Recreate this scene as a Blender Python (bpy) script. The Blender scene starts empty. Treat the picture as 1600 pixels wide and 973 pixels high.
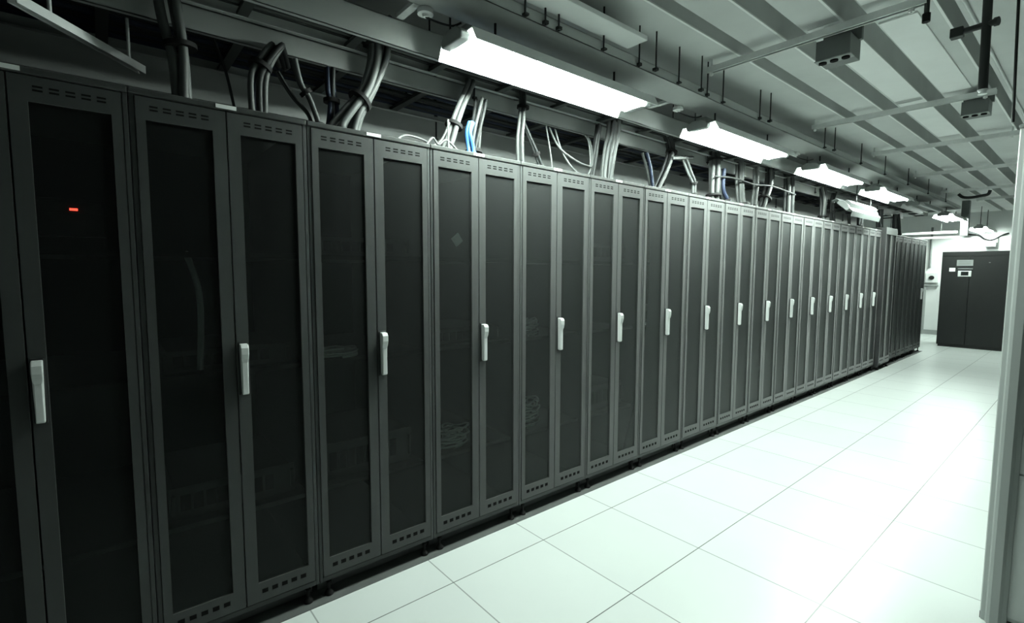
import bpy, bmesh, math, random
from mathutils import Vector, Matrix

random.seed(7)
SC = bpy.context.scene
COL = SC.collection

# ------------------------------------------------------------------ camera, world, exposure
F_PX = 771.85
YAW, PITCH, ROLL = math.radians(50.19), math.radians(-4.63), math.radians(0.162)
CAM = Vector((2.2127, -0.7062, 1.5074))
fwd = Vector((-math.sin(YAW) * math.cos(PITCH), math.cos(YAW) * math.cos(PITCH), math.sin(PITCH)))
rt0 = Vector((math.cos(YAW), math.sin(YAW), 0))
up0 = rt0.cross(fwd)
rt = rt0 * math.cos(ROLL) + up0 * math.sin(ROLL)
up = -rt0 * math.sin(ROLL) + up0 * math.cos(ROLL)
cam_d = bpy.data.cameras.new('camera')
cam_d.sensor_width = 36.0
cam_d.lens = 36.0 * F_PX / 1600.0
cam_d.clip_start = 0.02
cam = bpy.data.objects.new('camera', cam_d)
cam.matrix_world = Matrix(((rt.x, up.x, -fwd.x, CAM.x), (rt.y, up.y, -fwd.y, CAM.y), (rt.z, up.z, -fwd.z, CAM.z), (0, 0, 0, 1)))
COL.objects.link(cam)
SC.camera = cam

world = bpy.data.worlds.new('world')
world.use_nodes = True
world.node_tree.nodes['Background'].inputs[0].default_value = (0.70, 1.0, 0.85, 1)
world.node_tree.nodes['Background'].inputs[1].default_value = 0.01
SC.world = world
SC.view_settings.view_transform = 'Standard'
SC.view_settings.look = 'None'
SC.view_settings.gamma = 1.0
SC.view_settings.use_curve_mapping = False
SC.view_settings.exposure = 0.0
TUBE_POWER = 240.0
TUBE_COLOR = (0.86, 1.0, 0.92, 1)

# ------------------------------------------------------------------ materials
def nt(name):
    m = bpy.data.materials.new(name)
    m.use_nodes = True
    return m, m.node_tree, m.node_tree.nodes['Principled BSDF']

def paint(name, col, rough=0.5, metal=0.0, spec=0.5, var=0.08, scale=14.0, streak=False, sheen=0.0):
    m, t, b = nt(name)
    tc = t.nodes.new('ShaderNodeTexCoord')
    mp = t.nodes.new('ShaderNodeMapping')
    mp.inputs['Scale'].default_value = (1, 1, 0.08) if streak else (1, 1, 1)
    nz = t.nodes.new('ShaderNodeTexNoise')
    nz.inputs['Scale'].default_value = scale
    nz.inputs['Detail'].default_value = 3
    rmp = t.nodes.new('ShaderNodeMapRange')
    rmp.inputs['To Min'].default_value = 1 - var
    rmp.inputs['To Max'].default_value = 1 + var
    mx = t.nodes.new('ShaderNodeVectorMath')
    mx.operation = 'SCALE'
    mx.inputs[0].default_value = col
    t.links.new(tc.outputs['Object'], mp.inputs['Vector'])
    t.links.new(mp.outputs[0], nz.inputs['Vector'])
    t.links.new(nz.outputs['Fac'], rmp.inputs['Value'])
    t.links.new(rmp.outputs[0], mx.inputs['Scale'])
    t.links.new(mx.outputs[0], b.inputs['Base Color'])
    b.inputs['Roughness'].default_value = rough
    b.inputs['Metallic'].default_value = metal
    b.inputs['Specular IOR Level'].default_value = spec
    if sheen:                                   # dust-like sheen standing in for stronger lamplight on frames seen edge-on
        b.inputs['Sheen Weight'].default_value = sheen
        b.inputs['Sheen Roughness'].default_value = 0.5
    return m

M = {}
M['frame'] = paint('cabinet_grey_paint', (0.034, 0.037, 0.036), 0.40, 0.0, 0.18, 0.07, 6, True, sheen=0.26)
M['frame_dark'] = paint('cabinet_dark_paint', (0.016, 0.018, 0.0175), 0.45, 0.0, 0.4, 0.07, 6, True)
M['frame_pale'] = paint('cabinet_pale_paint', (0.50, 0.52, 0.51), 0.45, 0.0, 0.5, 0.05, 6, True)
M['black'] = paint('black_powder_coat', (0.012, 0.013, 0.013), 0.5, 0, 0.4)
M['slot'] = paint('dark_slot', (0.006, 0.006, 0.006), 0.9, 0, 0.1)
M['rubber'] = paint('black_rubber', (0.008, 0.008, 0.008), 0.75, 0, 0.2)
M['handle'] = paint('pale_handle_plastic', (0.62, 0.64, 0.63), 0.35, 0, 0.5, 0.03)
M['label'] = paint('white_label_plastic', (0.85, 0.86, 0.85), 0.35, 0, 0.5, 0.02)
M['galv'] = paint('galvanised_steel', (0.72, 0.74, 0.73), 0.38, 0.25, 0.5, 0.10, 30)
M['tray'] = paint('grey_tray_paint', (0.40, 0.42, 0.41), 0.5, 0.1, 0.4, 0.08, 8)
M['tray_dark'] = paint('dark_tray_steel', (0.05, 0.055, 0.053), 0.6, 0.2, 0.3)
M['rod'] = paint('threaded_rod_steel', (0.03, 0.033, 0.032), 0.6, 0.3, 0.3)
M['white'] = paint('white_enamel', (0.86, 0.88, 0.87), 0.35, 0, 0.5, 0.02)
M['cap'] = paint('grey_end_cap', (0.22, 0.235, 0.23), 0.5, 0, 0.4)
M['pipe'] = paint('dark_pipe', (0.03, 0.034, 0.033), 0.5, 0.1, 0.4)
M['post'] = paint('grey_steel_paint', (0.33, 0.355, 0.343), 0.4, 0.0, 0.5, 0.05, 5, True)
M['post_panel'] = paint('grey_steel_panel', (0.52, 0.55, 0.535), 0.5, 0.0, 0.4, 0.06, 5, True)
M['crac'] = paint('charcoal_sheet_steel', (0.0065, 0.0078, 0.0073), 0.5, 0, 0.25)
M['plate'] = paint('grey_plate', (0.25, 0.27, 0.26), 0.4, 0, 0.5)
M['screen'] = paint('dark_screen', (0.01, 0.012, 0.012), 0.15, 0, 0.5)
M['wall_white'] = paint('white_wall_paint', (0.80, 0.82, 0.81), 0.6, 0, 0.4, 0.04, 2)
M['wall_grey'] = paint('grey_wall_paint', (0.05, 0.053, 0.051), 0.8, 0, 0.3, 0.06, 2)
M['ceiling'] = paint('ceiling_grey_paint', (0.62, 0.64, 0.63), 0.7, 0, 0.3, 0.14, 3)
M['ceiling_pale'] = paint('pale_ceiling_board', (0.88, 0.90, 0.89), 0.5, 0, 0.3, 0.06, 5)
M['base'] = paint('grey_skirting', (0.35, 0.37, 0.36), 0.6)
M['box'] = paint('box_grey_steel', (0.16, 0.175, 0.17), 0.5, 0.3, 0.4)
M['cable_pale'] = paint('pale_cable_jacket', (0.105, 0.112, 0.11), 0.5, 0, 0.3, 0.10, 40)
M['cable_grey'] = paint('grey_cable_jacket', (0.06, 0.065, 0.063), 0.55, 0, 0.4, 0.10, 40)
M['cable_dark'] = paint('dark_cable_jacket', (0.018, 0.02, 0.02), 0.6, 0, 0.3, 0.10, 40)
M['cable_navy'] = paint('navy_cable_jacket', (0.016, 0.023, 0.045), 0.6, 0, 0.3, 0.10, 40)
M['cable_blue'] = paint('blue_cable_jacket', (0.05, 0.17, 0.42), 0.5, 0, 0.4, 0.06, 40)
M['cable_white'] = paint('white_cable_jacket', (0.15, 0.157, 0.154), 0.5, 0, 0.4, 0.06, 40)

M['coil'] = paint('pale_coil_jacket', (0.75, 0.77, 0.76), 0.5, 0, 0.4, 0.06, 40)

def emission(name, col, power):
    m = bpy.data.materials.new(name)
    m.use_nodes = True
    t = m.node_tree
    t.nodes.clear()
    e = t.nodes.new('ShaderNodeEmission')
    e.inputs[0].default_value = col
    e.inputs[1].default_value = power
    o = t.nodes.new('ShaderNodeOutputMaterial')
    t.links.new(e.outputs[0], o.inputs[0])
    return m
M['tube'] = emission('lit_fluorescent_tube', TUBE_COLOR, TUBE_POWER)
M['led'] = emission('red_indicator', (1.0, 0.06, 0.035, 1), 6.0)

def pane_material(name, clear, base, rough):
    """smoked acrylic with a dusty film, more opaque and paler as the pane is seen edge-on"""
    m, t, b = nt(name)
    b.inputs['Base Color'].default_value = (*base, 1)
    b.inputs['Roughness'].default_value = rough
    b.inputs['Specular IOR Level'].default_value = 0.15
    tr = t.nodes.new('ShaderNodeBsdfTransparent')
    tr.inputs[0].default_value = (0.50, 0.55, 0.53, 1)
    lw = t.nodes.new('ShaderNodeLayerWeight')
    lw.inputs['Blend'].default_value = 0.5
    rg = t.nodes.new('ShaderNodeMapRange')
    rg.inputs['From Min'].default_value = 0.0
    rg.inputs['From Max'].default_value = 0.70
    rg.inputs['To Min'].default_value = 1 - clear
    rg.inputs['To Max'].default_value = 1.0
    mx = t.nodes.new('ShaderNodeMixShader')
    t.links.new(lw.outputs['Facing'], rg.inputs['Value'])  # angle-driven opacity keeps near panes dark, putting their shade into the material
    t.links.new(rg.outputs[0], mx.inputs[0])
    t.links.new(tr.outputs[0], mx.inputs[1])
    t.links.new(b.outputs[0], mx.inputs[2])
    t.links.new(mx.outputs[0], t.nodes['Material Output'].inputs[0])
    return m
M['pane'] = pane_material('smoked_door_pane', 0.80, (0.048, 0.052, 0.051), 0.42)
M['pane_dark'] = pane_material('dark_smoked_pane', 0.60, (0.014, 0.016, 0.016), 0.40)

# raised-floor tiles: 600 mm grid with thin joints
def floor_material():
    m, t, b = nt('raised_floor_tiles')
    N, L = t.nodes.new, t.links.new
    tc = N('ShaderNodeTexCoord')
    sp = N('ShaderNodeSeparateXYZ')
    L(tc.outputs['Object'], sp.inputs[0])
    def mth(op, a, c=None):
        n = N('ShaderNodeMath'); n.operation = op
        for i, v in enumerate((a, c)):
            if v is None: continue
            if isinstance(v, (int, float)): n.inputs[i].default_value = v
            else: L(v, n.inputs[i])
        return n.outputs[0]
    def grid(out, off):
        u = mth('DIVIDE', mth('SUBTRACT', out, off), 0.6)
        d = mth('ABSOLUTE', mth('SUBTRACT', mth('FRACT', mth('ADD', u, 100.5)), 0.5))
        return mth('FLOOR', mth('ADD', u, 100.0)), mth('MULTIPLY', d, 0.6)
    ix, dx = grid(sp.outputs[0], 0.276)
    iy, dy = grid(sp.outputs[1], 0.543)
    lx = mth('LESS_THAN', dx, 0.0026)
    ly = mth('LESS_THAN', dy, 0.0032)
    cb = N('ShaderNodeCombineXYZ'); L(ix, cb.inputs[0]); L(iy, cb.inputs[1])
    wn = N('ShaderNodeTexWhiteNoise'); L(cb.outputs[0], wn.inputs['Vector'])
    nz = N('ShaderNodeTexNoise'); nz.inputs['Scale'].default_value = 3.0; nz.inputs['Detail'].default_value = 6
    L(tc.outputs['Object'], nz.inputs['Vector'])
    tone = mth('ADD', mth('MULTIPLY', wn.outputs['Value'], 0.03), mth('MULTIPLY', nz.outputs['Fac'], 0.05))
    tone = mth('ADD', tone, 0.68)
    rgb = N('ShaderNodeCombineXYZ')
    L(mth('MULTIPLY', tone, 0.94), rgb.inputs[0]); L(tone, rgb.inputs[1]); L(mth('MULTIPLY', tone, 0.97), rgb.inputs[2])
    m1 = N('ShaderNodeMix'); m1.data_type = 'RGBA'
    L(ly, m1.inputs['Factor']); L(rgb.outputs[0], m1.inputs['A']); m1.inputs['B'].default_value = (0.30, 0.32, 0.31, 1)
    m2 = N('ShaderNodeMix'); m2.data_type = 'RGBA'
    L(lx, m2.inputs['Factor']); L(m1.outputs['Result'], m2.inputs['A']); m2.inputs['B'].default_value = (0.12, 0.13, 0.125, 1)
    L(m2.outputs['Result'], b.inputs['Base Color'])
    b.inputs['Roughness'].default_value = 0.30
    b.inputs['Specular IOR Level'].default_value = 0.40
    return m
M['floor'] = floor_material()

# ------------------------------------------------------------------ mesh helpers
class MB:
    """collects shapes and links them as one mesh object"""
    def __init__(self):
        self.v, self.f, self.mi, self.sm = [], [], [], []
    def _add(self, vs, fs, m, smooth=False):
        o = len(self.v)
        self.v += [tuple(p) for p in vs]
        for q in fs:
            self.f.append([o + i for i in q]); self.mi.append(m); self.sm.append(smooth)
    def box(self, x0, x1, y0, y1, z0, z1, m=0):
        vs = [(x0, y0, z0), (x1, y0, z0), (x1, y1, z0), (x0, y1, z0), (x0, y0, z1), (x1, y0, z1), (x1, y1, z1), (x0, y1, z1)]
        fs = [(3, 2, 1, 0), (4, 5, 6, 7), (0, 1, 5, 4), (1, 2, 6, 5), (2, 3, 7, 6), (3, 0, 4, 7)]
        self._add(vs, fs, m)
        return self
    def prism(self, prof, axis, a, b, m=0):
        """closed 2D outline swept straight along an axis; prof in the other two axes (counter-clockwise)"""
        n = len(prof)
        def P(u, w, t):
            return {'x': (t, u, w), 'y': (u, t, w), 'z': (u, w, t)}[axis]
        vs = [P(u, w, a) for u, w in prof] + [P(u, w, b) for u, w in prof]
        fs = [(i, (i + 1) % n, n + (i + 1) % n, n + i) for i in range(n)]
        fs += [tuple(range(n - 1, -1, -1)), tuple(range(n, 2 * n))]
        self._add(vs, fs, m)
        return self
    def tube(self, path, r, n=8, m=0, caps=True):
        pts = [Vector(p) for p in path]
        rs = r if isinstance(r, (list, tuple)) else [r] * len(pts)
        vs, fs = [], []
        ref = None
        for i, p in enumerate(pts):
            d = (pts[min(i + 1, len(pts) - 1)] - pts[max(i - 1, 0)]).normalized()
            if ref is None:
                ref = Vector((0, 0, 1)) if abs(d.z) < 0.9 else Vector((1, 0, 0))
            a = (ref - d * ref.dot(d))
            if a.length < 1e-4:
                ref = Vector((0, 1, 0)); a = ref - d * ref.dot(d)
            a.normalize(); ref = a
            b = d.cross(a)
            for k in range(n):
                t = 2 * math.pi * k / n
                vs.append(p + (a * math.cos(t) + b * math.sin(t)) * rs[i])
        for i in range(len(pts) - 1):
            for k in range(n):
                fs.append((i * n + k, i * n + (k + 1) % n, (i + 1) * n + (k + 1) % n, (i + 1) * n + k))
        self._add(vs, fs, m, True)
        if caps:
            o = len(vs)
            self._add(vs[:n], [tuple(range(n - 1, -1, -1))], m)
            self._add(vs[o - n:], [tuple(range(n))], m)
        return self
    def build(self, name, mats, parent=None, bevel=0.0, loc=None):
        me = bpy.data.meshes.new(name)
        me.from_pydata(self.v, [], self.f)
        for mm in (mats if isinstance(mats, (list, tuple)) else [mats]):
            me.materials.append(mm)
        me.polygons.foreach_set('material_index', self.mi)
        me.polygons.foreach_set('use_smooth', self.sm)
        bm = bmesh.new(); bm.from_mesh(me)
        bmesh.ops.recalc_face_normals(bm, faces=bm.faces)
        bm.to_mesh(me); bm.free()
        o = bpy.data.objects.new(name, me)
        COL.objects.link(o)
        if parent: o.parent = parent
        if loc: o.location = loc
        if bevel:
            md = o.modifiers.new('bevel', 'BEVEL')
            md.width = bevel; md.segments = 2; md.limit_method = 'ANGLE'; md.angle_limit = math.radians(50)
        return o

def tag(o, label, cat, group=None):
    o['label'] = label
    o['category'] = cat
    if group: o['group'] = group
    return o

def thing(name, label, cat, loc=(0, 0, 0), rz=0.0, group=None):
    o = bpy.data.objects.new(name, None)
    COL.objects.link(o)
    o.location = loc
    o.rotation_euler = (0, 0, rz)
    o.empty_display_size = 0.1
    return tag(o, label, cat, group)

def structure(name, mb, mats, bevel=0.0):
    o = mb.build(name, mats, None, bevel)
    o['kind'] = 'structure'
    return o

def copy_tree(o, parent=None):
    c = o.copy()
    COL.objects.link(c)
    if parent: c.parent = parent
    for ch in list(o.children):
        copy_tree(ch, c)
    return c

def smooth_path(pts, n=6):
    P = [Vector(p) for p in pts]
    if len(P) < 3: return P
    out = []
    for i in range(len(P) - 1):
        p0, p1, p2, p3 = P[max(i - 1, 0)], P[i], P[i + 1], P[min(i + 2, len(P) - 1)]
        for k in range(n):
            t = k / n
            out.append(0.5 * ((2 * p1) + (p2 - p0) * t + (2 * p0 - 5 * p1 + 4 * p2 - p3) * t * t + (3 * p1 - p0 - 3 * p2 + p3) * t ** 3))
    out.append(P[-1])
    return out

ORD = ['leftmost', 'second', 'third', 'fourth', 'fifth', 'sixth', 'seventh', 'eighth', 'ninth', 'tenth', 'eleventh', 'twelfth', 'thirteenth', 'fourteenth', 'fifteenth', 'last']

# ------------------------------------------------------------------ setting
CEIL = 2.895
WX0, WX1, WY0, WY1 = -2.4, 3.4, -2.6, 14.9
structure('floor', MB().box(WX0, WX1, WY0, WY1, -0.05, 0), M['floor'])
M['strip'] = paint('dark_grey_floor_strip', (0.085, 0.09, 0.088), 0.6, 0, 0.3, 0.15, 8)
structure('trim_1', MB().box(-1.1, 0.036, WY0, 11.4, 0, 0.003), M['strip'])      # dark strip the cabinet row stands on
structure('wall_left', MB().box(WX0 - 0.1, WX0, WY0, WY1, 0, 3.15), M['wall_grey'])
structure('wall_right', MB().box(WX1, WX1 + 0.1, WY0, WY1, 0, 3.15), M['wall_grey'])
structure('wall_back', MB().box(WX0 - 0.1, WX1 + 0.1, WY0 - 0.1, WY0, 0, 3.15), M['wall_grey'])
structure('wall_far', MB().box(WX0 - 0.1, WX1 + 0.1, WY1, WY1 + 0.1, 0, 3.15), M['wall_white'])
structure('baseboard_far', MB().box(WX0, WX1, WY1 - 0.015, WY1, 0, 0.11), M['base'], 0.003)
cb = MB()
cb.box(WX0, WX1, WY0, WY1, 3.065, 3.12)                          # deck
grooves = [(0.624, 0.702), (0.902, 1.002), (1.196, 1.298), (1.57, 1.627)]
edges = [WX0] + [e for g in grooves for e in g] + [WX1]
for i in range(0, len(edges), 2):
    a, b_ = edges[i], edges[i + 1]
    cb.box(a, b_, WY0, WY1, CEIL, 3.065)                        # flat pans between the grooves
    if i < len(edges) - 2:
        cb.box(b_ - 0.012, b_, WY0, WY1, CEIL - 0.008, CEIL, 1)   # pressed lips
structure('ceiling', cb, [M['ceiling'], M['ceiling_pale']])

# ------------------------------------------------------------------ server cabinets
def make_cabinet(name, label, W, H, frame, pane, side, handle=True, tagplate=True, depth=1.0):
    t = thing(name, label, 'cabinet')
    h = W / 2 - 0.002
    z0, z1 = 0.08, H
    c = MB()
    c.box(-depth, -0.024, -h, -h + 0.016, z0, z1 - 0.02, 0)
    c.box(-depth, -0.024, h - 0.016, h, z0, z1 - 0.02, 0)
    c.box(-depth, -depth + 0.012, -h + 0.016, h - 0.016, z0, z1 - 0.02, 0)
    c.box(-depth, -0.024, -h + 0.016, h - 0.016, z0, z0 + 0.03, 0)
    c.build('carcass', side, t)
    f = MB()                                                     # front frame around the doors
    f.box(-0.024, -0.004, -h, -h + 0.014, z0, z1 - 0.02)
    f.box(-0.024, -0.004, h - 0.014, h, z0, z1 - 0.02)
    f.box(-0.024, -0.004, -h + 0.014, h - 0.014, z0, z0 + 0.022)
    f.build('front_frame', frame, t, 0.002)
    MB().box(-depth, 0.004, -h, h, z1 - 0.02, z1).build('top_cover', frame, t, 0.003)
    if tagplate:
        MB().box(0.004, 0.006, -0.035, 0.035, z1 - 0.0165, z1 - 0.002).build('number_plate', M['label'], t)
    MB().box(-0.085, -0.078, -h + 0.01, h - 0.01, 0.006, z0).build('plinth', M['strip'], t)
    for z in (0.50, 1.10, 1.58):
        MB().box(-depth + 0.02, -0.06, -h + 0.02, h - 0.02, z - 0.02, z).build('shelf', M['black'], t)
    dz0, dz1 = z0 + 0.026, z1 - 0.026
    for s in (-1, 1):
        ya, yb = (-h + 0.017, -0.003) if s < 0 else (0.003, h - 0.017)
        pa, pb = (ya + 0.028, yb - 0.044) if s < 0 else (ya + 0.044, yb - 0.028)
        pz0, pz1 = dz0 + 0.082, dz1 - 0.078
        d = MB()
        d.box(-0.02, 0, ya, pa, dz0, dz1)
        d.box(-0.02, 0, pb, yb, dz0, dz1)
        d.box(-0.02, 0, pa, pb, dz0, pz0)
        d.box(-0.02, 0, pa, pb, pz1, dz1)
        n = 5
        st = (pb - pa - 0.01) / n
        for k in range(n):
            y = pa + 0.005 + st * (k + 0.5)
            for zz in (dz1 - 0.030, dz1 - 0.042):
                d.box(-0.004, 0.0006, y - st * 0.31, y + st * 0.31, zz - 0.003, zz + 0.003, 1)
            d.box(-0.004, 0.0006, y - st * 0.30, y + st * 0.30, dz0 + 0.034, dz0 + 0.052, 1)
        door = d.build('door', [frame, M['slot']], t)
        sheet = MB()
        sheet._add([(-0.008, pa, pz0), (-0.008, pb, pz0), (-0.008, pb, pz1), (-0.008, pa, pz1)], [(0, 1, 2, 3)], 0)
        sheet.build('pane', pane, door)
        if handle and s > 0:
            g = MB()
            g.box(0, 0.006, 0.007, 0.041, 1.005, 1.222, 1)
            prof = [(0.006, 1.013), (0.024, 1.010), (0.031, 1.016), (0.031, 1.14), (0.036, 1.155), (0.040, 1.175), (0.040, 1.200), (0.030, 1.214), (0.006, 1.216)]
            n_ = len(prof)
            vs = []
            for side_y in (0, 1):
                for (x, z) in prof:
                    wide = 0.0145 if z > 1.15 else 0.0115
                    vs.append((x, 0.024 + (wide if side_y else -wide), z))
            fs = [(i, (i + 1) % n_, n_ + (i + 1) % n_, n_ + i) for i in range(n_)] + [tuple(range(n_)), tuple(range(2 * n_ - 1, n_ - 1, -1))]
            g._add(vs, fs, 0)
            g.build('handle', [M['handle'], M['black']], door, 0.003)['label'] = 'pale plastic swing handle'
    for (x, y) in ((-0.022, -h + 0.045), (-0.022, h - 0.045), (-depth + 0.06, -h + 0.06), (-depth + 0.06, h - 0.06)):
        ft = MB()
        ft.tube([(x, y, 0.003), (x, y, 0.012), (x, y, 0.024), (x, y, 0.03)], [0.020, 0.021, 0.013, 0.008], 14)
        ft.tube([(x, y, 0.03), (x, y, 0.08)], 0.007, 10)
        ft.tube([(x, y, 0.055), (x, y, 0.066)], 0.012, 6)
        ft.build('levelling_foot', M['rubber'], t)
    return t

extra = {0: ', red light glowing behind its pane', 1: ', nearly black', 3: ', pale square tag inside', 4: ', cable coil inside'}
row_x = 0.0
proto = make_cabinet('server_cabinet', '', 0.6, 2.143, M['frame'], M['pane'], M['frame_dark'])
for i in range(16):
    c = proto if i == 0 else copy_tree(proto)
    c.location = (row_x, -1.2 + 0.6 * i + 0.3, 0)
    w = 'leftmost' if i == 0 else ('last and farthest' if i == 15 else ORD[i])
    end = '' if i in (0,) else (' before the taller protruding cabinet' if i == 15 else ' from the left')
    tag(c, f"{w} double-door cabinet{end} in the long row{extra.get(i, '')}", 'cabinet', 'double-door server cabinets in the long row')

c = make_cabinet('server_cabinet', 'taller pale-topped server cabinet jutting out past the end of the long row', 0.6, 2.19, M['frame'], M['pane_dark'], M['black'], handle=False, tagplate=False)
MB().box(-1.0, 0.0035, -0.306, -0.299, 0.05, 2.19).build('side_panel', M['black'], c, 0.001)
MB().box(0.004, 0.007, -0.298, 0.298, 2.085, 2.186).build('top_fascia', M['frame_pale'], c, 0.001)['label'] = 'pale plain fascia'
c.location = (0.05, 8.42 + 0.306, 0)
p2 = make_cabinet('server_cabinet', '', 0.575, 2.115, M['frame_dark'], M['pane_dark'], M['black'], handle=False, tagplate=False)
for i in range(3):
    c = p2 if i == 0 else copy_tree(p2)
    c.location = (0, 9.06 + 0.2875 + 0.575 * i, 0)
    tag(c, ['first', 'second', 'third'][i] + ' dark narrow-framed server cabinet beyond the taller pale-topped cabinet', 'cabinet', 'dark cabinets beyond the taller one')
c = make_cabinet('server_cabinet', 'dark end cabinet with a pale handle, farthest of all, nearest the white wall', 0.575, 2.115, M['frame_dark'], M['pane_dark'], M['black'], handle=True, tagplate=False)
c['group'] = 'dark cabinets beyond the taller one'
c.location = (0, 9.06 + 0.2875 + 0.575 * 3, 0)

# ------------------------------------------------------------------ things seen dimly behind the panes
def coil(name, label, x, y, z, R, turns, mat, squash=0.5, wob=0.25, r=0.006, seed=1):
    rnd = random.Random(seed)
    pts = []
    n = turns * 14
    for k in range(n + 1):
        a = 2 * math.pi * k / 14
        rr = R * (1 + wob * (0.5 * math.sin(a * 0.37 + seed) + 0.5 * math.sin(a * 0.61)))
        pts.append((x + rr * squash * math.cos(a), y + rr * math.sin(a), z + r + 0.011 * (k / 14) * (0.9 + 0.2 * rnd.random())))
    return tag(MB().tube(smooth_path(pts, 2), r, 6).build(name, mat), label, 'cable')
coil('cable_coil', 'pale flat cable coil on a shelf behind the left pane of the fifth server cabinet', -0.16, 1.365, 1.10, 0.10, 9, M['coil'], seed=2)
coil('cable_coil', 'messy cable coil low behind the left pane of the fifth server cabinet', -0.16, 1.36, 0.50, 0.095, 16, M['coil'], wob=0.5, seed=3)
coil('cable_coil', 'loosely looped cable low behind the left pane of the fourth server cabinet', -0.13, 0.80, 0.50, 0.075, 11, M['coil'], wob=0.6, seed=4)
coil('cable_coil', 'small dim cable loop on a shelf behind the left pane of the third server cabinet', -0.085, 0.15, 1.10, 0.08, 4, M['coil'], wob=0.5, seed=5)
tag(MB().tube(smooth_path([(-0.20, -0.43, 1.58), (-0.12, -0.40, 1.40), (-0.12, -0.41, 1.10 + 0.006)], 6), 0.012, 8).build('hanging_cable', M['coil']), 'thick dim cable hanging behind the left pane of the second server cabinet', 'cable')
tg = MB(); tg.box(-0.003, 0.003, -0.026, 0.026, -0.026, 0.026)
tgo = tg.build('paper_tag', M['label'])
tgo.location = (-0.020, 0.772, 1.675); tgo.rotation_euler = (math.radians(38), 0, 0)
tag(tgo, 'pale square paper tag set diamond-wise behind the left pane of the fourth cabinet', 'tag')
# rack servers standing on the cabinet shelves, dim behind the panes
M['server_face'] = paint('dim_server_face', (0.085, 0.09, 0.088), 0.5, 0.2, 0.4, 0.15, 30)
def rack_server(label, y, z, units):
    t = thing('rack_server', label, 'server', (-0.13, y, z), 0, 'rack servers behind the cabinet panes')
    h = 0.0445 * units
    MB().box(-0.5, 0, -0.22, 0.22, 0, h).build('chassis', M['black'], t, 0.002)
    f = MB(); f.box(0, 0.006, -0.24, 0.24, 0.001, h - 0.001)
    for k in range(8):
        f.box(0.006, 0.0072, -0.20 + k * 0.045, -0.165 + k * 0.045, h * 0.25, h * 0.75, 1)
    f.build('front_bezel', [M['server_face'], M['slot']], t, 0.001)
    for sy in (-0.225, 0.225):
        MB().box(0.006, 0.022, sy - 0.006, sy + 0.006, h * 0.2, h * 0.8).build('pull_handle', M['server_face'], t, 0.001)
for i, z, u, lab in ((1, 1.10, 2, 'slim server on the middle shelf of the second cabinet'), (1, 0.50, 3, 'server low in the second cabinet'),
                     (2, 1.58, 2, 'slim server on the top shelf of the third cabinet'), (2, 0.50, 4, 'tall server low in the third cabinet'),
                     (3, 1.10, 2, 'slim server on the middle shelf of the fourth cabinet'), (5, 1.58, 3, 'server on the top shelf of the sixth cabinet'),
                     (5, 0.50, 4, 'tall server low in the sixth cabinet'), (6, 1.10, 3, 'server on the middle shelf of the seventh cabinet')):
    rack_server('dim ' + lab, -1.2 + 0.6 * i + 0.3, z, u)
sv = thing('network_switch', 'slim black network switch with a red light inside the leftmost server cabinet', 'network switch', (-0.12, -0.9, 1.58))
MB().box(-0.35, 0, -0.22, 0.22, 0.0, 0.044).build('chassis', M['black'], sv, 0.002)
MB().box(-0.02, 0.004, 0.02, 0.21, 0.125, 0.165).build('front_panel', M['black'], sv, 0.002)
MB().box(-0.35, 0, -0.22, 0.22, 0.046, 0.175).build('upper_chassis', M['black'], sv, 0.002)
MB().box(0.004, 0.008, 0.125, 0.147, 0.135, 0.143).build('indicator_light', M['led'], sv)['label'] = 'glowing red indicator light'

# ------------------------------------------------------------------ batten lights
def make_light(label, lit, loc, L=1.33, tilt=0.0):
    t = thing('batten_light', label, 'light', loc, 0, 'fluorescent batten lights along the cable trays')
    t.rotation_euler = (0, -tilt, 0)
    o = MB()
    # folded sheet reflector: a shallow trough with flared skirts, open below
    prof = [(-0.153, 0.0), (-0.150, -0.002), (-0.122, 0.052), (0.122, 0.052), (0.150, -0.002), (0.153, 0.0), (0.125, 0.058), (-0.125, 0.058)]
    o.prism(prof, 'y', 0.0, L)
    o.build('reflector', M['white'] if lit else M['plate'], t)
    MB().box(-0.036, 0.036, 0.03, L - 0.03, 0.058, 0.112).build('housing', M['cap'], t, 0.004)
    for y in (-0.03, L - 0.02):
        e = MB()
        e.prism([(-0.076, 0.018), (0.076, 0.018), (0.083, 0.045), (0.068, 0.064), (0.036, 0.083), (-0.036, 0.083), (-0.068, 0.064), (-0.083, 0.045)], 'y', y, y + 0.05)
        e.build('end_cap', M['cap'], t, 0.006)
    for x in (-0.068, 0.068):
        MB().tube([(x, 0.022, 0.027), (x, L - 0.022, 0.027)], 0.0135, 10).build('tube_lamp', M['tube'] if lit else M['handle'], t)
    return t

def stems(t, ys, z0, z1):
    for y in ys:
        MB().tube([(0, y, z0), (0, y, z1)], 0.006, 8).build('stem', M['rod'], t)

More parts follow.
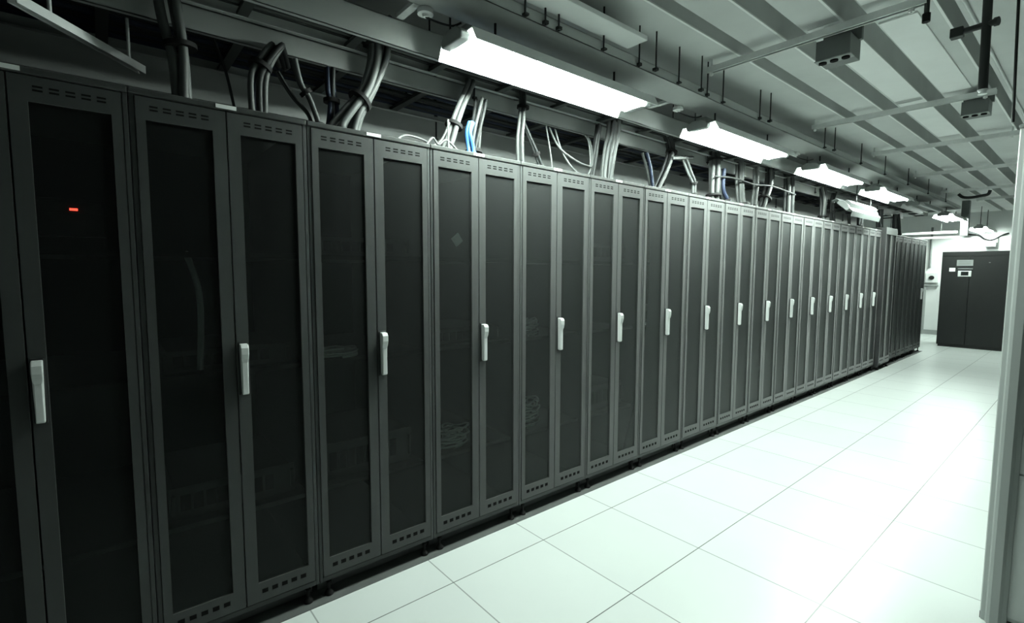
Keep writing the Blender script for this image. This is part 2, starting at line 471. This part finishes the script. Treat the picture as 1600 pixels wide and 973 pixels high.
LX, LZ = 0.293, 2.491
where = ['nearest and largest lit batten light, hung under the tray above the fourth and fifth cabinets',
         'second lit batten light along the tray, beyond the nearest largest one',
         'third lit batten light along the tray above the long cabinet row',
         'fourth lit batten light along the tray, just before an unlit one',
         'unlit grey batten light in line between the fourth and fifth lit ones',
         'fifth lit batten light, small and far, just before the end of the tray']
for i, y in enumerate((0.566, 2.614, 4.699, 6.697, 8.677, 10.837)):
    t = make_light(where[i], i != 4, (LX, y, LZ))
    stems(t, (0.22, 1.10), 0.11, 0.18)
t = make_light('lit batten light in the far corner above the charcoal cooling unit', True, (0.45, 13.35, 2.40))
stems(t, (0.22, 1.10), 0.11, 0.495)
t = make_light('unlit batten light tilted on edge above the far cabinets, left of the lit line', False, (0.023, 6.499, 2.311), 1.17, -0.75)
MB().tube([(0.0, 0.3, 0.11), (-0.27, 0.3, 0.40)], 0.006, 8).build('stem', M['rod'], t)
MB().tube([(0.0, 0.9, 0.11), (-0.27, 0.9, 0.40)], 0.006, 8).build('stem', M['rod'], t)

# ------------------------------------------------------------------ overhead trays (all run along the row)
Y0, Y1 = -2.2, 11.5
def rail(mb, x, zb, zt, y0, y1, lip=0.022, out=1):
    """side rail of a tray: a thin channel, lips turned inward"""
    a, b_ = (x - 0.003, x)
    mb.box(min(a, b_), max(a, b_), y0, y1, zb, zt)
    s = -out * lip
    mb.box(min(x, x + s), max(x, x + s), y0, y1, zt - 0.003, zt)
    mb.box(min(x, x + s), max(x, x + s), y0, y1, zb, zb + 0.003)

def ladder_tray(label, x0, x1, zb, zt, y0, y1, mat, step=0.5, hang=1.5, rung_mat=None):
    t = thing('cable_tray', label, 'cable tray', (0, 0, 0))
    r = MB(); rail(r, x1, zb, zt, y0, y1); r.build('side_rail', mat, t)
    r = MB(); rail(r, x0 + 0.003, zb, zt, y0, y1, out=-1); r.build('side_rail', mat, t)
    y = y0 + 0.2
    while y < y1:
        MB().box(x0 + 0.003, x1 - 0.003, y - 0.02, y + 0.02, zb + 0.004, zb + 0.022).build('rung', rung_mat or mat, t); y += step
    y = y0 + 0.6
    while y < y1:
        for xx in (x0 - 0.006, x1 + 0.006):
            h_ = MB()
            h_.tube([(xx, y, zb + 0.02), (xx, y, CEIL)], 0.005, 6)
            h_.box(xx - 0.012, xx + 0.012, y - 0.012, y + 0.012, zb + 0.03, zb + 0.042)
            h_.build('hanger_rod', M['rod'], t)
        y += hang
    return t

ladder_tray('grey ladder cable tray nearest the lights, its rail just left of them', -0.157, 0.032, 2.549, 2.671, Y0, 11.1, M['tray'], 0.45, 2.3, M['tray_dark'])
ladder_tray('grey ladder cable tray lower down, with cables dropping in front of its rail', -0.607, -0.184, 2.464, 2.558, Y0, 10.4, M['tray'], 0.45, 2.6, M['tray_dark'])
ladder_tray('rearmost grey cable tray low above the cabinet backs, seen behind the cable drops', -1.174, -0.769, 2.365, 2.527, Y0, 10.4, M['tray'], 0.5, 2.7, M['tray_dark'])

# flat tray above the lights with its hanging rods
t = thing('cable_tray', 'wide flat grey cable tray above the lights, hung on a line of dark rods', 'cable tray')
r = MB()
r.box(0.203, 0.424, Y0, Y1, 2.671, 2.674)
r.box(0.42, 0.424, Y0, Y1, 2.671, 2.725)
r.box(0.404, 0.424, Y0, Y1, 2.722, 2.725)
r.box(0.203, 0.207, Y0, Y1, 2.671, 2.725)
r.build('pan', M['tray'], t)
for i, (y, x) in enumerate([(0.851, 0.433), (0.978, 0.433), (1.068, 0.433), (1.403, 0.433), (1.714, 0.433), (1.845, 0.455), (2.122, 0.433), (2.35, 0.455), (2.465, 0.433), (2.674, 0.433), (3.244, 0.433), (3.374, 0.455), (4.607, 0.433), (4.802, 0.455), (5.689, 0.433), (6.589, 0.433), (7.669, 0.433), (8.839, 0.433), (10.099, 0.433)]):
    h_ = MB(); h_.tube([(x, y, 2.671), (x, y, CEIL)], 0.005, 6)
    rod = h_.build('hanger_rod', M['rod'], t)
    if i % 3 == 0:
        MB().box(x - 0.045, x + 0.015, y - 0.012, y + 0.012, 2.675, 2.684).build('rod_bracket', M['rod'], rod)
    else:
        MB().box(x - 0.016, x + 0.012, y - 0.012, y + 0.012, 2.676, 2.691).build('nut', M['rod'], rod)
# cross brackets in the slot between the trays
for i, y in enumerate((0.424, 1.999, 2.377, 4.204, 4.474, 6.229, 6.499, 8.299, 10.369)):
    b_ = MB(); b_.box(0.035, 0.203, y - 0.018, y + 0.018, 2.674, 2.692)
    b_.build('cross_bracket', M['galv'], t)
for i, y in enumerate((0.469, 2.503, 4.582)):
    j = thing('junction_box', ['small white junction box beside the near end of the largest light',
                               'small white junction box just before the second lit light',
                               'small white junction box just before the third lit light'][i], 'junction box', (0.194, y, 2.648), 0, 'small white junction boxes')
    MB().tube([(0, 0, 0), (0, 0, 0.018), (0, 0, 0.025)], [0.036, 0.036, 0.030], 16).build('cover', M['label'], j)
    MB().tube([(0, 0, -0.012), (0, 0, 0.0)], [0.012, 0.016], 12).build('gland', M['white'], j)
    MB().tube(smooth_path([(0.0, 0.0, -0.010), (0.03, 0.05, -0.03), (0.08, 0.09, -0.05), (0.12, 0.11, -0.045)], 5), 0.005, 6).build('flex', M['cable_dark'], j)

# ------------------------------------------------------------------ cables lying in the trays
def tray_run(label, xs, z, y0, y1, mats, r=0.010):
    t = thing('cable_run', label, 'cables')
    for i, x in enumerate(xs):
        rnd = random.Random(i * 13 + int(z * 100))
        pts = []
        y = y0
        while y <= y1 + 1e-6:
            pts.append((x + rnd.uniform(-0.012, 0.012), y, z + r + rnd.uniform(0, 0.016)))
            y += 0.6
        MB().tube(smooth_path(pts, 3), r, 6).build('cable', mats[i % len(mats)], t)
    return t
tray_run('dark cables lying along the ladder tray nearest the lights', (-0.13, -0.094, -0.058, -0.022, 0.005), 2.572, Y0, 10.999, [M['cable_dark'], M['cable_grey'], M['cable_dark'], M['cable_grey'], M['cable_dark']])
tray_run('dark and navy cables lying along the middle ladder tray', (-0.571, -0.526, -0.481, -0.436, -0.391, -0.346, -0.301, -0.256, -0.22), 2.485, Y0, 10.279, [M['cable_navy'], M['cable_dark'], M['cable_navy'], M['cable_dark'], M['cable_dark']], 0.0125)
tray_run('dark cables lying along the rearmost low tray', (-1.129, -1.066, -1.003, -0.949, -0.895, -0.841), 2.392, Y0, 10.279, [M['cable_dark']], 0.018)

# ------------------------------------------------------------------ cable drops into the cabinet tops
TOP = 2.143
def drop(label, path, n, r, mats, ties=(), spread=None, over=None, top=TOP, X=-0.12, name='cable_bundle'):
    """cable bundle falling from a tray onto a cabinet top; path = (y, z) points, top first"""
    pts = [Vector((X, y, z)) for y, z in path]
    pts.append(Vector((X + 0.01, path[-1][0], top + 0.002)))
    if over:
        pts.insert(0, Vector((X - 0.06, path[0][0] + over * 0.3, path[0][1] + 0.02)))
        pts.insert(0, Vector((X - 0.20, path[0][0] + over, path[0][1] + 0.0)))
    sp = smooth_path(pts, 5)
    base = Vector((pts[-1].x, pts[-1].y, top))
    t = thing(name, label, 'cables', base)
    spread = spread or r * 0.95 * math.sqrt(n)
    rnd = random.Random(len(label) * 7 + n)
    for k in range(n):
        a = 2 * math.pi * k / max(n, 1) + rnd.random() * 0.5
        rad = 0 if n == 1 else spread * (0.55 + 0.45 * rnd.random())
        ph = rnd.random() * 6
        path_k = []
        for i, p in enumerate(sp):
            w = i / (len(sp) - 1)
            aa = a + 0.8 * math.sin(w * 3 + ph) * 0.4
            loose = 1 + 0.35 * math.sin(w * 5 + ph)
            o = Vector((math.cos(aa), math.sin(aa), 0)) * rad * loose
            path_k.append(p + o - base)
        MB().tube(path_k, r, 7).build('cable', mats[k % len(mats)], t)
    for w in ties:
        i = min(int(w * (len(sp) - 1)), len(sp) - 2)
        p = sp[i]
        d = (sp[i + 1] - sp[i]).normalized() * 0.009
        MB().tube([p - d - base, p + d - base], spread * 1.15 + r * 1.3, 14).build('cable_tie', M['rubber'], t)
    return t
CP, CG, CD, CN, CB, CW = (M['cable_' + k] for k in ('pale', 'grey', 'dark', 'navy', 'blue', 'white'))
drop('thick upright grey cable pair standing over the second server cabinet', [(-0.458, 2.617), (-0.44, 2.464), (-0.422, 2.338), (-0.422, 2.176)], 3, 0.018, [CG, CP, CG], (0.45,))
drop('dark tied cable bundle spreading upward at the border of the second and third cabinets', [(-0.089, 2.455), (-0.143, 2.365), (-0.161, 2.293), (-0.161, 2.176)], 5, 0.0126, [CD, CG, CD, CN, CG], (0.5,), over=0.09)
drop('slim grey cable pair slanting down onto the third server cabinet, tied twice', [(-0.008, 2.428), (0.019, 2.329), (0.055, 2.275), (0.091, 2.176)], 2, 0.0099, [CP, CG], (0.4, 0.85))
drop('thin dark cable slanting beside the slim grey pair on the third cabinet', [(-0.071, 2.365), (-0.008, 2.275), (0.055, 2.212), (0.073, 2.149)], 2, 0.0063, [CD, CG], X=-0.139)
drop('short dark cable bundle tied behind the big pale curved bundle, third cabinet', [(0.163, 2.446), (0.163, 2.338), (0.168, 2.284), (0.154, 2.167)], 5, 0.0099, [CD, CN, CD], (0.45,), X=-0.157)
drop('big pale curved cable bundle sweeping down onto the third server cabinet', [(0.307, 2.689), (0.352, 2.626), (0.37, 2.554), (0.352, 2.455), (0.307, 2.347), (0.244, 2.266), (0.181, 2.176)], 4, 0.0171, [CP, CG, CP, CP], (0.38, 0.72), over=-0.225, X=-0.103)
drop('second pale cable bundle bending beside the big curved one, third cabinet', [(0.415, 2.707), (0.406, 2.545), (0.361, 2.419), (0.316, 2.329), (0.271, 2.248), (0.244, 2.167)], 3, 0.0144, [CP, CP, CG], (), over=0.09, X=-0.094)
drop('straight pale tied cable bundle leaning over the fourth server cabinet', [(0.937, 2.545), (0.874, 2.419), (0.829, 2.32), (0.793, 2.23), (0.766, 2.167)], 4, 0.0144, [CP, CG, CP, CP], (0.62,), over=0.108)
drop('short bright blue cable drop beside the leaning pale bundle, fourth cabinet', [(0.91, 2.329), (0.892, 2.266), (0.906, 2.194)], 4, 0.0108, [CB, CB, CN], (), spread=0.02, X=-0.085, name='blue_cable')
drop('tangle of dark cables just beyond the bright blue drop, fourth cabinet', [(1, 2.473), (0.964, 2.329), (0.946, 2.203)], 6, 0.009, [CD, CG, CN, CD], (0.8,), spread=0.036)
drop('upright cable bundle like a thin post over the fifth server cabinet, tied halfway', [(1.324, 2.581), (1.315, 2.437), (1.297, 2.302), (1.297, 2.167)], 4, 0.0108, [CG, CP, CP, CG], (0.45,), over=0.09)
drop('thin slanting cable leaning away from the thin upright bundle, fifth cabinet', [(1.342, 2.419), (1.396, 2.338), (1.441, 2.266), (1.486, 2.176)], 3, 0.0081, [CD, CP, CD], (0.55,), X=-0.139)
drop('widest pale cable bundle standing on the border of the sixth and seventh cabinets', [(2.179, 2.635), (2.161, 2.491), (2.116, 2.347), (2.089, 2.176)], 8, 0.0126, [CP, CP, CG, CP], (0.42,), over=0.108, spread=0.045)
drop('black cable bundle close against the widest pale one, sixth cabinet', [(2.017, 2.527), (1.99, 2.374), (1.954, 2.167)], 5, 0.0099, [CD], ())
drop('black and grey cable bundle bent like a bow over the eighth server cabinet', [(2.827, 2.635), (2.926, 2.509), (2.863, 2.347), (2.737, 2.167)], 5, 0.0126, [CD, CG, CP, CD], (0.55,), over=-0.09)
drop('thin navy cable drop left of the bow-shaped bundle, seventh cabinet', [(2.557, 2.419), (2.611, 2.302), (2.656, 2.176)], 2, 0.0117, [CN, CG], ())
drop('kinked cable drop with a loose tied end over the ninth server cabinet', [(3.097, 2.473), (3.205, 2.347), (3.277, 2.275), (3.286, 2.185)], 3, 0.0108, [CG, CD, CP], (0.5, 0.8))
drop('thick upright grey bundle over the ninth server cabinet, tied near its foot', [(3.61, 2.581), (3.619, 2.401), (3.619, 2.203)], 4, 0.0198, [CG, CG, CP], (0.5, 0.8), over=-0.18)
drop('navy bundle curling beside the thick upright grey one, tenth cabinet', [(3.745, 2.455), (3.754, 2.275), (3.826, 2.176)], 3, 0.018, [CN, CD, CD], (0.7,))
drop('upright dark bundle with a pale cable over the tenth server cabinet', [(4.114, 2.563), (4.132, 2.374), (4.168, 2.176)], 4, 0.018, [CG, CD, CP], (0.8,), over=-0.18)
drop('slim upright pale cable over the eleventh server cabinet', [(4.447, 2.572), (4.456, 2.383), (4.411, 2.176)], 2, 0.0153, [CG, CP], (0.9,))
drop('dark curved bundle falling onto the eleventh server cabinet', [(4.735, 2.662), (4.753, 2.446), (4.618, 2.176)], 5, 0.018, [CD, CG, CD], (0.55,))
drop('tall dark bundle over the twelfth server cabinet, below the third lit light', [(5.149, 2.635), (5.257, 2.527), (5.293, 2.176)], 5, 0.0198, [CD, CG, CD], (), over=-0.225)
drop('dark cable drop over the thirteenth cabinet, behind the third lit light', [(6.25, 2.56), (6.33, 2.40), (6.32, 2.176)], 4, 0.016, [CD, CG], (0.6,))
drop('dark cable drop over the fourteenth cabinet, left of the tilted unlit light', [(6.80, 2.56), (6.74, 2.40), (6.78, 2.176)], 3, 0.016, [CD], (0.5,), X=-0.16)
drop('thin cable drop over the sixteenth cabinet, under the tilted unlit light', [(7.066, 2.275), (7.093, 2.149)], 2, 0.0108, [CG], (), X=-0.049)
drop('cable drop onto the taller pale-topped cabinet', [(7.822, 2.455), (7.786, 2.167)], 3, 0.018, [CD, CG], (), top=2.19)
drop('dark cable drop onto the second dark far cabinet', [(8.749, 2.491), (8.839, 2.149)], 4, 0.0198, [CD], (), top=2.115)
drop('pair of dark cables onto the farthest end cabinet', [(9.694, 2.491), (9.757, 2.149)], 4, 0.0216, [CD, CG], (0.5,), top=2.115)

def loose(label, pts, r, mat, name='loose_cable'):
    return tag(MB().tube(smooth_path(pts, 6), r, 7).build(name, mat), label, 'cable')
rr_ = 0.0055
loose('white loose cable looping on top of the third and fourth cabinets', [(-0.03, 0.44, TOP + rr_), (-0.05, 0.50, TOP + 0.035), (-0.06, 0.60, TOP + 0.03), (-0.07, 0.66, TOP + 0.015), (-0.08, 0.72, TOP + 0.06), (-0.10, 0.78, TOP + 0.16)], rr_, CW)
loose('second white loose cable humped on top of the fourth cabinet', [(-0.03, 0.60, TOP + rr_), (-0.04, 0.64, TOP + 0.045), (-0.05, 0.68, TOP + 0.02), (-0.05, 0.73, TOP + 0.05), (-0.05, 0.80, TOP + rr_)], rr_, CW)
loose('short white cable standing upright on the fourth cabinet', [(-0.04, 0.735, TOP + 0.002), (-0.05, 0.74, TOP + 0.06), (-0.06, 0.745, TOP + 0.16)], rr_, CW)
loose('thin grey cable sagging in a curve over the sixth cabinet', [(-0.202, 1.621, 2.455), (-0.157, 1.666, 2.329), (-0.094, 1.747, 2.248), (-0.076, 1.837, 2.221), (-0.094, 1.927, 2.239), (-0.157, 1.981, 2.401), (-0.202, 1.981, 2.468)], 0.007, CG)
loose('lower thin grey cable drooping in a loop over the sixth cabinet', [(-0.202, 1.675, 2.455), (-0.157, 1.693, 2.311), (-0.094, 1.729, 2.194), (-0.076, 1.819, 2.149), (-0.094, 1.909, 2.203), (-0.157, 1.963, 2.401), (-0.202, 1.963, 2.468)], 0.006, CP)
loose('thin upright grey cable rising through the sagging curves, sixth cabinet', [(-0.139, 1.594, TOP + 0.002), (-0.157, 1.594, 2.266), (-0.193, 1.585, 2.455)], 0.005, CP)
loose('thin dark cable slanting over the back of the second cabinet', [(-0.202, -0.296, 2.455), (-0.184, -0.26, 2.329), (-0.157, -0.233, TOP + 0.003)], 0.006, CD)
loose('black flexible cable bridging two cable drops above the tenth cabinet', [(-0.076, 3.547, 2.356), (-0.076, 3.889, 2.383), (-0.076, 4.339, 2.374), (-0.076, 4.744, 2.401), (-0.076, 5.329, 2.374)], 0.008, CD)
loose('grey flexible arm-like cable leaning from the bow-shaped bundle, eighth cabinet', [(-0.085, 2.881, 2.419), (-0.103, 3.079, 2.455), (-0.139, 3.277, 2.491)], 0.014, CG)

# ------------------------------------------------------------------ transverse struts under the ceiling
def channel(mb, p, q, w=0.041, z=0.0, th=0.004):
    """open-bottomed channel from p to q (x,y) with its underside at z"""
    P, Q = Vector((p[0], p[1], z)), Vector((q[0], q[1], z))
    d = (Q - P); L = d.length; d.normalize()
    s = Vector((-d.y, d.x, 0))
    def bar(a0, a1, z0, z1, mi=0):
        vs = []
        for (l, zz) in ((0, z0), (L, z0), (L, z1), (0, z1)):
            for a in (a0, a1):
                vs.append(P + d * l + s * a + Vector((0, 0, zz)))
        fs = [(0, 2, 3, 1), (2, 4, 5, 3), (4, 6, 7, 5), (6, 0, 1, 7), (0, 6, 4, 2), (1, 3, 5, 7)]
        mb._add(vs, fs, mi)
    h = w / 2
    bar(-h, -h + th, 0, w); bar(h - th, h, 0, w); bar(-h + th, h - th, w - th, w, 1)  # inside web coloured dark to stand for shade within the channel
    bar(-h + th, -h + 0.20 * w, 0, th); bar(h - 0.20 * w, h - th, 0, th)
sl = ['nearest galvanised strut crossing under the ceiling, beside the larger outlet box',
      'second galvanised strut crossing under the ceiling, reached by the pale panel',
      'third galvanised strut crossing under the ceiling',
      'fourth galvanised strut crossing under the ceiling',
      'fifth galvanised strut crossing under the ceiling',
      'sixth and farthest galvanised strut crossing under the ceiling']
for i, (y, xa, xb) in enumerate(((2.449, 0.406, 1.571), (4.384, 0.361, 1.616), (6.022, 0.401, 1.616), (7.939, 0.392, 1.616), (10.009, 0.338, 1.661), (11.539, 0.581, 1.661))):
    t = thing('strut', sl[i], 'strut', (0, 0, 0), 0, 'galvanised struts under the ceiling')
    m_ = MB(); channel(m_, (xa + 0.04, y), (xb, y), w=0.038, z=2.81)
    m_.build('channel', [M['galv'], M['tray_dark']], t)
    for x in (xa + 0.06, xb - 0.06):
        h_ = MB(); h_.tube([(x, y, 2.788), (x, y, CEIL)], 0.006, 8); h_.build('hanger_rod', M['galv'], t)
        n_ = MB(); n_.tube([(x, y, 2.793), (x, y, 2.808)], 0.013, 6); n_.build('nut', M['label'], t)
# slanting channel close to the camera
t = thing('strut', 'shiny double-edged steel channel slanting over the two leftmost cabinets', 'strut')
m_ = MB(); channel(m_, (0.05, -0.867), (-0.373, -0.53), w=0.030, z=2.311, th=0.003)
m_.build('channel', [M['galv'], M['tray_dark']], t)
MB().tube([(-0.049, -0.788, 2.33), (-0.049, -0.791, CEIL)], 0.006, 8).build('hanger_rod', M['galv'], t)
MB().tube([(-0.319, -0.573, 2.33), (-0.319, -0.575, CEIL)], 0.006, 8).build('hanger_rod', M['galv'], t)

# pale boards against the ceiling
def board(label, x0, x1, y0, y1, z0, z1, mat):
    return tag(MB().box(x0, x1, y0, y1, z0, z1).build('ceiling_board', mat, None, 0.003), label, 'board')
t = thing('hanging_board', 'narrow pale board hung under the ceiling, its end above the largest light', 'board')
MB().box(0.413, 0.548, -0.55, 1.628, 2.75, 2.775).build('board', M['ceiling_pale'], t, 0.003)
for y in (-0.1, 1.1):
    MB().tube([(0.48, y, 2.775), (0.48, y, CEIL)], 0.005, 6).build('hanger_rod', M['rod'], t)
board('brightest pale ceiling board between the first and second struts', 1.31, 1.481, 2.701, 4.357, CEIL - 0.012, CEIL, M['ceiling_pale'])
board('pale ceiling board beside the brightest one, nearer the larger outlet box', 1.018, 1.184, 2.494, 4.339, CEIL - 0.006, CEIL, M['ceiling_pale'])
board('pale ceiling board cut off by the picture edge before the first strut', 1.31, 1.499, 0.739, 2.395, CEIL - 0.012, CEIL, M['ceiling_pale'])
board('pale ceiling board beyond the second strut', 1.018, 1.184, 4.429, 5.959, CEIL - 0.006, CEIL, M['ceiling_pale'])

# outlet boxes on the struts
def outlet_box(label, x0, x1, y0, y1, z0, z1):
    t = thing('outlet_box', label, 'outlet box', (0, 0, 0), 0, 'grey outlet boxes under the ceiling')
    MB().box(x0, x1, y0, y1, z0, z1).build('body', M['box'], t, 0.003)
    MB().box(x0 - 0.012, x1 + 0.012, y1 - 0.03, y1 - 0.005, z1, CEIL).build('mount', M['box'], t)
    MB().box(x0 - 0.004, x1 + 0.004, y0 - 0.004, y0 + 0.07, z0 - 0.006, z0).build('face_plate', M['plate'], t, 0.002)
    w = (x1 - x0) / 3
    for k in range(3):
        xc = x0 + w * (k + 0.5)
        MB().tube([(xc, y0 + 0.033, z0 - 0.014), (xc, y0 + 0.033, z0 - 0.006)], w * 0.36, 12).build('socket', M['slot'], t)
outlet_box('larger grey outlet box with dark sockets beyond the nearest strut', 1.067, 1.238, 2.503, 2.674, 2.707, 2.815)
outlet_box('smaller grey outlet box hanging beyond the second strut', 1.418, 1.571, 4.429, 4.609, 2.707, 2.806)

# sprinkler drop
t = thing('sprinkler_pipe', 'dark upright pipe with a cross tee hanging from the ceiling', 'pipe', (1.776, 2.539, 0))
MB().tube([(0.007, 0, 2.368), (0.0, 0, CEIL)], 0.018, 14).build('drop_pipe', M['pipe'], t)
MB().tube([(-0.09, 0.027, 2.671), (0.032, -0.009, 2.662)], 0.0145, 12).build('cross_pipe', M['pipe'], t)
MB().tube([(0.032, -0.009, 2.662), (0.045, -0.0125, 2.661)], 0.02, 12).build('pipe_cap', M['pipe'], t)
MB().box(-0.13, -0.08, 0.005, 0.05, 2.648, 2.693).build('clamp', M['pipe'], t, 0.004)
MB().tube([(0.007, 0, 2.368), (0.007, 0, 2.356), (0.007, 0, 2.347)], [0.02, 0.013, 0.018], 12).build('sprinkler_head', M['galv'], t)
t = thing('hanger', 'short dark hanger stub at the end of the nearest strut', 'hanger', (1.571, 2.449, 2.743))
MB().tube([(0, 0, 0.02), (0, 0, CEIL - 2.743)], 0.011, 10).build('rod', M['pipe'], t)
MB().tube([(0, 0, -0.02), (0, 0, 0.02)], 0.017, 8).build('nut', M['rubber'], t)
tag(MB().tube([(1.935, 2.12, 2.106), (1.915, 2.12, CEIL)], 0.005, 8).build('hanger_rod', M['rod']), 'long thin dark rod rising to the ceiling above the grey corner post', 'rod')
tag(MB().tube([(1.661, -1.0, CEIL - 0.01), (1.661, 10.7, CEIL - 0.01)], 0.009, 8).build('conduit', M['galv']), 'thin pale conduit along the ceiling, beside the dark upright pipe', 'conduit')

# ------------------------------------------------------------------ grey steel cabinet whose corner stands close on the right
t = thing('steel_cabinet', 'grey steel cabinet with a rounded corner post, cut off by the picture edge', 'cabinet', (1.95, 2.17, 0))
MB().box(0.085, 0.80, 0.02, 1.1, 0.03, 2.09).build('body', M['post_panel'], t, 0.004)
MB().box(0.07, 0.80, 0.012, 0.02, 0.05, 0.672).build('lower_panel', M['post_panel'], t, 0.002)
MB().box(0.07, 0.80, 0.012, 0.02, 0.678, 2.085).build('upper_panel', M['post_panel'], t, 0.002)
prof = [(0.0, 0.03), (0.004, 0.012), (0.018, 0.006), (0.024, -0.008), (0.034, -0.014), (0.060, -0.014), (0.070, -0.004), (0.084, 0.004), (0.088, 0.06), (0.0, 0.06)]
MB().prism(prof, 'z', 0.0, 2.106).build('corner_post', M['post'], t, 0.002)
MB().box(0.0, 0.80, -0.01, 1.1, 2.088, 2.10).build('top_rail', M['post'], t, 0.003)
MB().box(0.0, 0.80, 0.02, 1.1, 0.0, 0.03).build('plinth', M['black'], t)

# ------------------------------------------------------------------ cooling unit at the far end
t = thing('cooling_unit', 'charcoal computer-room cooling unit standing across the far end', 'cooling unit', (0.04, 12.53, 0))
W, H = 1.0, 1.93
MB().box(0, W, 0.02, 0.85, 0.04, H).build('body', M['crac'], t, 0.004)
MB().box(0.02, W - 0.02, 0.04, 0.83, 0, 0.04).build('plinth', M['black'], t)
MB().box(0.004, 0.433, 0, 0.02, 0.06, H - 0.10).build('door', M['crac'], t, 0.003)
MB().box(0.437, W - 0.004, 0, 0.02, 0.06, H - 0.10).build('door', M['crac'], t, 0.003)
MB().box(0.004, W - 0.004, 0, 0.02, H - 0.094, H - 0.004).build('top_panel', M['crac'], t, 0.003)
g = MB(); g.box(0.235, 0.478, -0.008, 0.0, 1.645, 1.762)
for k in range(4): g.box(0.26, 0.452, -0.0095, -0.008, 1.668 + 0.02 * k, 1.674 + 0.02 * k, 1)
g.build('name_plate', [M['plate'], M['box']], t)
MB().box(0.255, 0.478, -0.02, 0.0, 1.575, 1.60).build('shelf_lip', M['box'], t, 0.002)
b_ = MB().box(0.262, 0.462, -0.012, 0, 1.432, 1.548).build('display', M['handle'], t, 0.004)
MB().box(0.308, 0.420, -0.014, -0.012, 1.452, 1.530).build('screen', M['screen'], b_)
MB().box(0.126, 0.218, -0.004, 0, 1.532, 1.605).build('badge', M['label'], t)
MB().box(0.70, 0.725, -0.003, 0, 1.70, 1.712).build('emblem', M['plate'], t)

# ------------------------------------------------------------------ far wall fittings
t = thing('isolator_box', 'white wall box with a round dark dial beside the charcoal unit', 'switch box', (-0.50, WY1, 1.385))
MB().box(-0.12, 0.12, -0.09, 0, -0.12, 0.12).build('housing', M['white'], t, 0.008)
MB().tube([(0, -0.115, 0.0), (0, -0.09, 0.0)], 0.05, 18).build('dial', M['rubber'], t)
MB().box(-0.13, 0.13, -0.08, 0, -0.20, -0.17).build('ledge', M['base'], t, 0.003)
t = thing('wall_trunking', 'grey upright trunking running from floor to the white wall box', 'trunking', (-0.66, WY1, 0))
MB().box(-0.06, 0.06, -0.07, -0.015, 0.0, 1.16).build('body', M['base'], t, 0.004)
tag(MB().tube([(-0.56, WY1 - 0.03, 1.62), (-0.56, WY1 - 0.03, 2.6)], 0.022, 10).build('conduit', M['cap']), 'grey upright conduit on the white wall above the wall box', 'conduit')
tag(MB().box(-0.80, -0.70, WY1 - 0.05, WY1, 1.64, 2.32).build('trunking', M['white'], None, 0.004), 'pale upright trunking on the white wall beside the grey conduit', 'trunking')
for (xa, xb, ya, za, lab) in ((-1.039, 1.571, 12.421, 2.194, 'pale horizontal trunking crossing before the far white wall'),
                              (-1.039, 0.325, 12.034, 2.270, 'second pale trunking, higher, crossing toward the square duct drop')):
    t = thing('trunking', lab, 'trunking')
    MB().box(xa, xb, ya, ya + 0.045, za, za + 0.045).build('body', M['white'], t, 0.004)
    for x in (xa + 0.3, xb - 0.25):
        MB().tube([(x, ya + 0.022, za + 0.045), (x, ya + 0.022, CEIL)], 0.005, 6).build('hanger_rod', M['rod'], t)
tag(MB().box(0.329, 0.446, 12.205, 12.331, 2.221, 2.896).build('duct', M['box'], None, 0.004), 'square grey duct drop beneath the end of the wide tray', 'duct')
tag(MB().tube(smooth_path([(0.311, 12.403, 2.275), (0.491, 12.394, 2.248), (0.581, 12.394, 2.23), (0.671, 12.394, 2.149), (0.779, 12.394, 2.131), (0.923, 12.394, 2.221), (0.995, 12.412, 2.248)], 6), 0.016, 8).build('black_cable', M['cable_dark']), 'black cable sagging under the trunking above the charcoal unit', 'cable')
t = thing('wall_speaker', 'small dark box on a white bracket high on the far wall', 'speaker', (0.50, WY1, 2.15))
MB().box(-0.09, 0.09, -0.16, -0.02, -0.06, 0.04).build('body', M['box'], t, 0.006)
MB().box(-0.05, 0.10, -0.10, 0, 0.04, 0.16).build('bracket', M['white'], t, 0.004)
tag(MB().tube(smooth_path([(0.60, 10.018, 2.77), (0.66, 10.009, 2.715), (0.76, 10.009, 2.70), (0.88, 10.009, 2.715), (0.95, 10.009, 2.73), (0.97, 10.009, 2.79)], 6), 0.022, 8).build('black_hose', M['cable_dark']), 'thick black hose slung under the fifth strut', 'hose')
